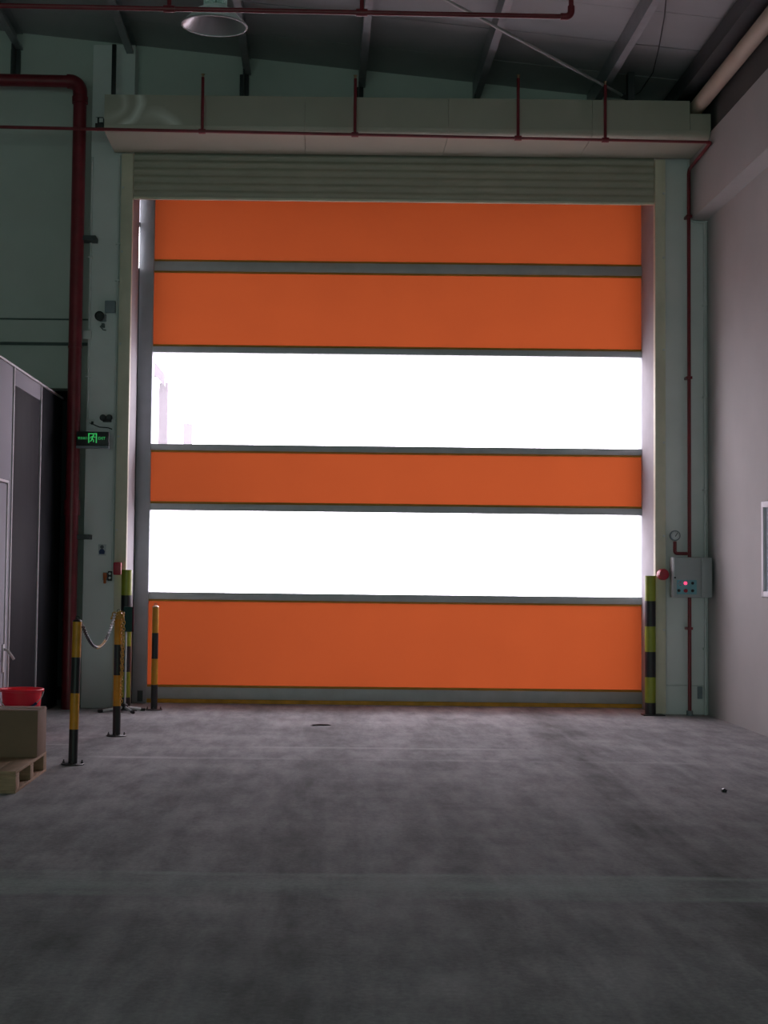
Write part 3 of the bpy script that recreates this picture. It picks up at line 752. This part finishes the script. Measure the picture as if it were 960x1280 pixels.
G1 = thing('lime_bollard', (3.52, 15.33, 0), 'thick lime green and black bollard at the door beside the control cabinet', 'bollard', 'lime and black bollards')
banded('', G1, 3.52, 15.33, .057, 1.475, .268, ('lime', 'bblack'), .012)
MB().box(3.435, 3.66, 15.25, 15.41, 0, .012, .002).build('base_plate', 'plate', G1)
G2 = copy_tree(G1, (-2.035, 15.27, 0), 'thick lime green and black bollard at the door beside the left pillar')

# chain between the first two bollards
def links(pts, name, mt, parent, ll=.036, wd=.011, rr=.0045, flip=0):
    m = MB(); pts = [Vector(p) for p in pts]
    cum = [0]
    for a_, b_ in zip(pts, pts[1:]): cum.append(cum[-1] + (b_ - a_).length)
    n = max(1, int(cum[-1] / (ll * .72)))
    def at(s_):
        for i in range(len(pts) - 1):
            if s_ <= cum[i + 1] + 1e-9:
                f = (s_ - cum[i]) / max(1e-9, cum[i + 1] - cum[i]); return pts[i].lerp(pts[i + 1], f), (pts[i + 1] - pts[i]).normalized()
        return pts[-1], (pts[-1] - pts[-2]).normalized()
    for k in range(n):
        p, d = at((k + .5) * cum[-1] / n)
        u = d.cross(Vector((0, 0, 1)))
        u = u.normalized() if u.length > .1 else Vector((1, 0, 0))
        v = d.cross(u)
        sd = u if (k + flip) % 2 else v
        ring = [p + d * (ll / 2 * math.cos(t)) + sd * (wd * math.sin(t)) for t in [i * PI / 4 for i in range(8)]]
        m.tube(ring, rr, 5, True)
    o = m.build(name, mt, parent); o['kind'] = 'stuff'; return o
P0, P1 = Vector((-1.806, 11.06, 1.055)), Vector((-1.815, 12.87, 1.09))
def cat(t, sag=.23): p = P0.lerp(P1, t); return p - Vector((0, 0, sag * 4 * t * (1 - t)))
CH = thing('plastic_chain', P0, 'black, yellow and white plastic chain hanging between two striped bollards', 'chain')
for a_, b_, mt, nm in ((.0, .42, 'bblack', 'black_links'), (.42, .68, 'chain_yellow', 'yellow_links'), (.68, .78, 'bblack', 'black_links'), (.78, 1.0, 'chain_white', 'white_links')):
    links([cat(a_ + (b_ - a_) * i / 10) for i in range(11)], nm, mt, CH)
CB = thing('chain_bunch', (-1.74, 12.87, 0.45), 'bunch of yellow plastic chain looped over the middle striped bollard', 'chain')
zt = 1.10
cx2, cy2 = -1.79, 12.92
loop = [(cx2 + .05 * math.cos(t), cy2 + .05 * math.sin(t), zt - .02 + .012 * math.sin(3 * t)) for t in [i * PI / 8 for i in range(17)]]
links(loop, 'loop_links', 'chain_yellow', CB)
loop = [(cx2 - .006 + .054 * math.cos(t), cy2 + .054 * math.sin(t), zt - .05 - .012 * math.sin(2 * t)) for t in [i * PI / 8 for i in range(17)]]
links(loop, 'loop_links', 'chain_yellow', CB)
links([(cx2 + .03, cy2 - .05, zt + .005), (cx2 + .054, cy2 - .045, zt - .05), (cx2 + .050, cy2 - .042, .8), (cx2 + .046, cy2 - .042, .6), (cx2 + .042, cy2 - .042, .30)], 'hanging_links', 'chain_yellow', CB, .04, .013)
links([(cx2 + .02, cy2 - .055, zt + .01), (cx2 + .042, cy2 - .06, zt - .06), (cx2 + .046, cy2 - .06, .8), (cx2 + .044, cy2 - .055, .52)], 'hanging_links', 'chain_yellow', CB, .04, .013, flip=1)
links([(cx2 - .03, cy2 - .05, zt), (cx2 - .05, cy2 - .06, zt - .04), (cx2 - .045, cy2 - .06, zt - .09), (cx2 - .02, cy2 - .06, zt - .05), (cx2 + .01, cy2 - .06, zt)], 'loop_links', 'chain_yellow', CB, .036, .012)

# portable stand with a white pole and splayed feet
SX, SY = -2.010, 15.10
STD = thing('portable_stand', (SX, SY, 0), 'portable white pole stand with splayed black-tipped feet beside the left pillar', 'stand')
MB().tube([(SX, SY, .06), (SX, SY, .83)], .010, 12).build('pole', 'white_plastic', STD)
MB().lathe([(0, .03), (.035, .03), (.035, .07), (.018, .085), (0, .085)], (SX, SY, 0), 'Z', 18).build('hub', 'black', STD)
for ex, ey in ((-2.255, 14.97), (-1.895, 14.88), (-1.825, 15.20), (-2.19, 15.165)):
    d = Vector((ex - SX, ey - SY, 0)); e_ = Vector((ex, ey, .0155))
    leg = MB().tube([Vector((SX, SY, .045)) + d.normalized() * .025, e_], .0145, 12).build('leg', 'white_plastic', STD)
    MB().tube([e_ - d.normalized() * .035 + Vector((0, 0, .003)), e_ + d.normalized() * .012], .0165, 12).build('foot_tip', 'black', leg)
hd = MB().box(SX - .028, SX + .062, SY - .012, SY + .012, .83, 1.09, .004).build('head_panel', 'teal', STD); hd['label'] = 'dark teal panel on top of the pole'
MB().box(SX + .0625, SX + .078, SY - .01, SY + .01, .83, 1.09, .003).build('edge_strip', 'maroon', hd)

# ------------------------------------------------------------------ pallet, carton, bucket
PL = thing('pallet', (-2.4, 10.1, 0), 'pale wooden pallet on the floor at the left under a carton', 'pallet')
px0, px1, py0, py1 = -2.79, -1.99, 9.6, 10.68
for i in range(3):
    y0 = (py0, 10.08, py1 - .12)[i]
    MB().box(px0, px1, y0 + .004, y0 + .116, .106, .123, .002).build('cross_board', 'wood', PL)
    for j, x0 in enumerate((px0, px0 + .34, px1 - .12)):
        MB().box(x0, x0 + .12, y0 + .004, y0 + .116, .019, .106, .003).build('block', 'wood', PL)
for j, x0 in enumerate((px0, px0 + .34, px1 - .12)):
    MB().box(x0, x0 + .12, py0, py1, .0, .018, .002).build('bottom_board', 'wood', PL)
nb = 6; wv = (px1 - px0) / nb
for j in range(nb):
    MB().box(px0 + j * wv + .002, px0 + (j + 1) * wv - .002, py0, py1, .124, .145, .002).build('deck_board', 'wood', PL)
CT = thing('carton', (-2.25, 10.45, .146), 'brown cardboard carton standing on the pallet', 'box')
MB().box(-2.56, -1.985, 10.29, 10.62, .146, .474, .004).build('box_body', 'card', CT)
for y0, y1 in ((10.292, 10.453), (10.457, 10.618)):
    MB().box(-2.558, -1.987, y0, y1, .474, .478, .001).build('flap', 'card', CT)
MB().box(-2.56, -1.985, 10.425, 10.485, .478, .479).build('tape', 'tape', CT)
BK = thing('bucket', (-2.565, 12.55, 0), 'red plastic bucket with a white handle standing behind the carton', 'bucket')
m = MB(); bxk, byk = -2.565, 12.55
m.lathe([(0, .004), (.128, .004), (.132, 0), (.136, .01), (.172, .42), (.176, .42), (.186, .425), (.186, .44), (.176, .442), (.168, .435), (.13, .02), (0, .018)], (bxk, byk, 0), 'Z', 40)
m.build('bucket_body', 'bucket', BK)
m = MB(); m.lathe([(.170, .418), (.190, .422), (.191, .438), (.186, .443), (.174, .443)], (bxk, byk, 0), 'Z', 40); m.build('rim', 'bucket', BK)
hp = [(bxk - .19 * math.cos(t), byk - .17 * math.sin(t), .42 - .15 * math.sin(t)) for t in [i * PI / 14 for i in range(15)]]
MB().tube(hp, .004, 8).build('handle', 'white_plastic', BK)
MB().tube([Vector(hp[9]), Vector(hp[10]), Vector(hp[11])], .012, 10).build('grip', 'blue_ink', BK)

# ------------------------------------------------------------------ high-bay lamp
HL = thing('high_bay_lamp', (-.823, 10.5, 5.5), 'unlit high-bay lamp with a conical reflector hanging from the roof', 'lamp')
tl = Matrix.Rotation(math.radians(1.9), 3, 'Y') @ Matrix.Rotation(math.radians(3.0), 3, 'X')
lc = Vector((-.823, 10.5, 5.525))
def lam(prof, name, mt, parent=HL, seg=40): return MB().lathe(prof, lc, 'Z', seg, tl).build(name, mt, parent)
lam([(.238, 0), (.137, .105), (.088, .112), (.090, .116), (.141, .110), (.243, .003), (.243, -.004), (.238, -.004)], 'reflector_shell', 'lamp_green')
lam([(.2365, .001), (.135, .104), (.0, .106)], 'reflector_inside', 'lamp_in')
lam([(.234, -.006), (.246, -.006), (.248, .0), (.246, .006), (.240, .006)], 'rim', 'trim_white')
lam([(0, .117), (.085, .117), (.094, .126), (.088, .142), (.06, .150), (0, .150)], 'flange', 'lamp_green')
lam([(0, .150), (.045, .150), (.045, .46), (0, .46)], 'heat_sink_core', 'grey_box')
f0 = MB()
f0.box(.047, .088, -.005, .005, .151, .455)
for v in f0.bm.verts: v.co = tl @ v.co
fin = f0.build('heat_sink_fin', 'lamp_green'); fin.parent = HL; fin.location = lc - HL.location
for k in range(1, 20):
    c = fin.copy(); C.objects.link(c); c.parent = HL
    c.rotation_euler = (tl @ Matrix.Rotation(k * 2 * PI / 20, 3, 'Z') @ tl.transposed()).to_euler()
lam([(0, .457), (.088, .457), (.088, .475), (.03, .50), (0, .50)], 'driver_cap', 'lamp_green')
MB().tube([lc + tl @ Vector((0, 0, .5)), (lc.x + .02, lc.y, roof_z(lc.x))], .008, 8).build('suspension', 'darksteel', HL)
bpy.context.view_layer.update()
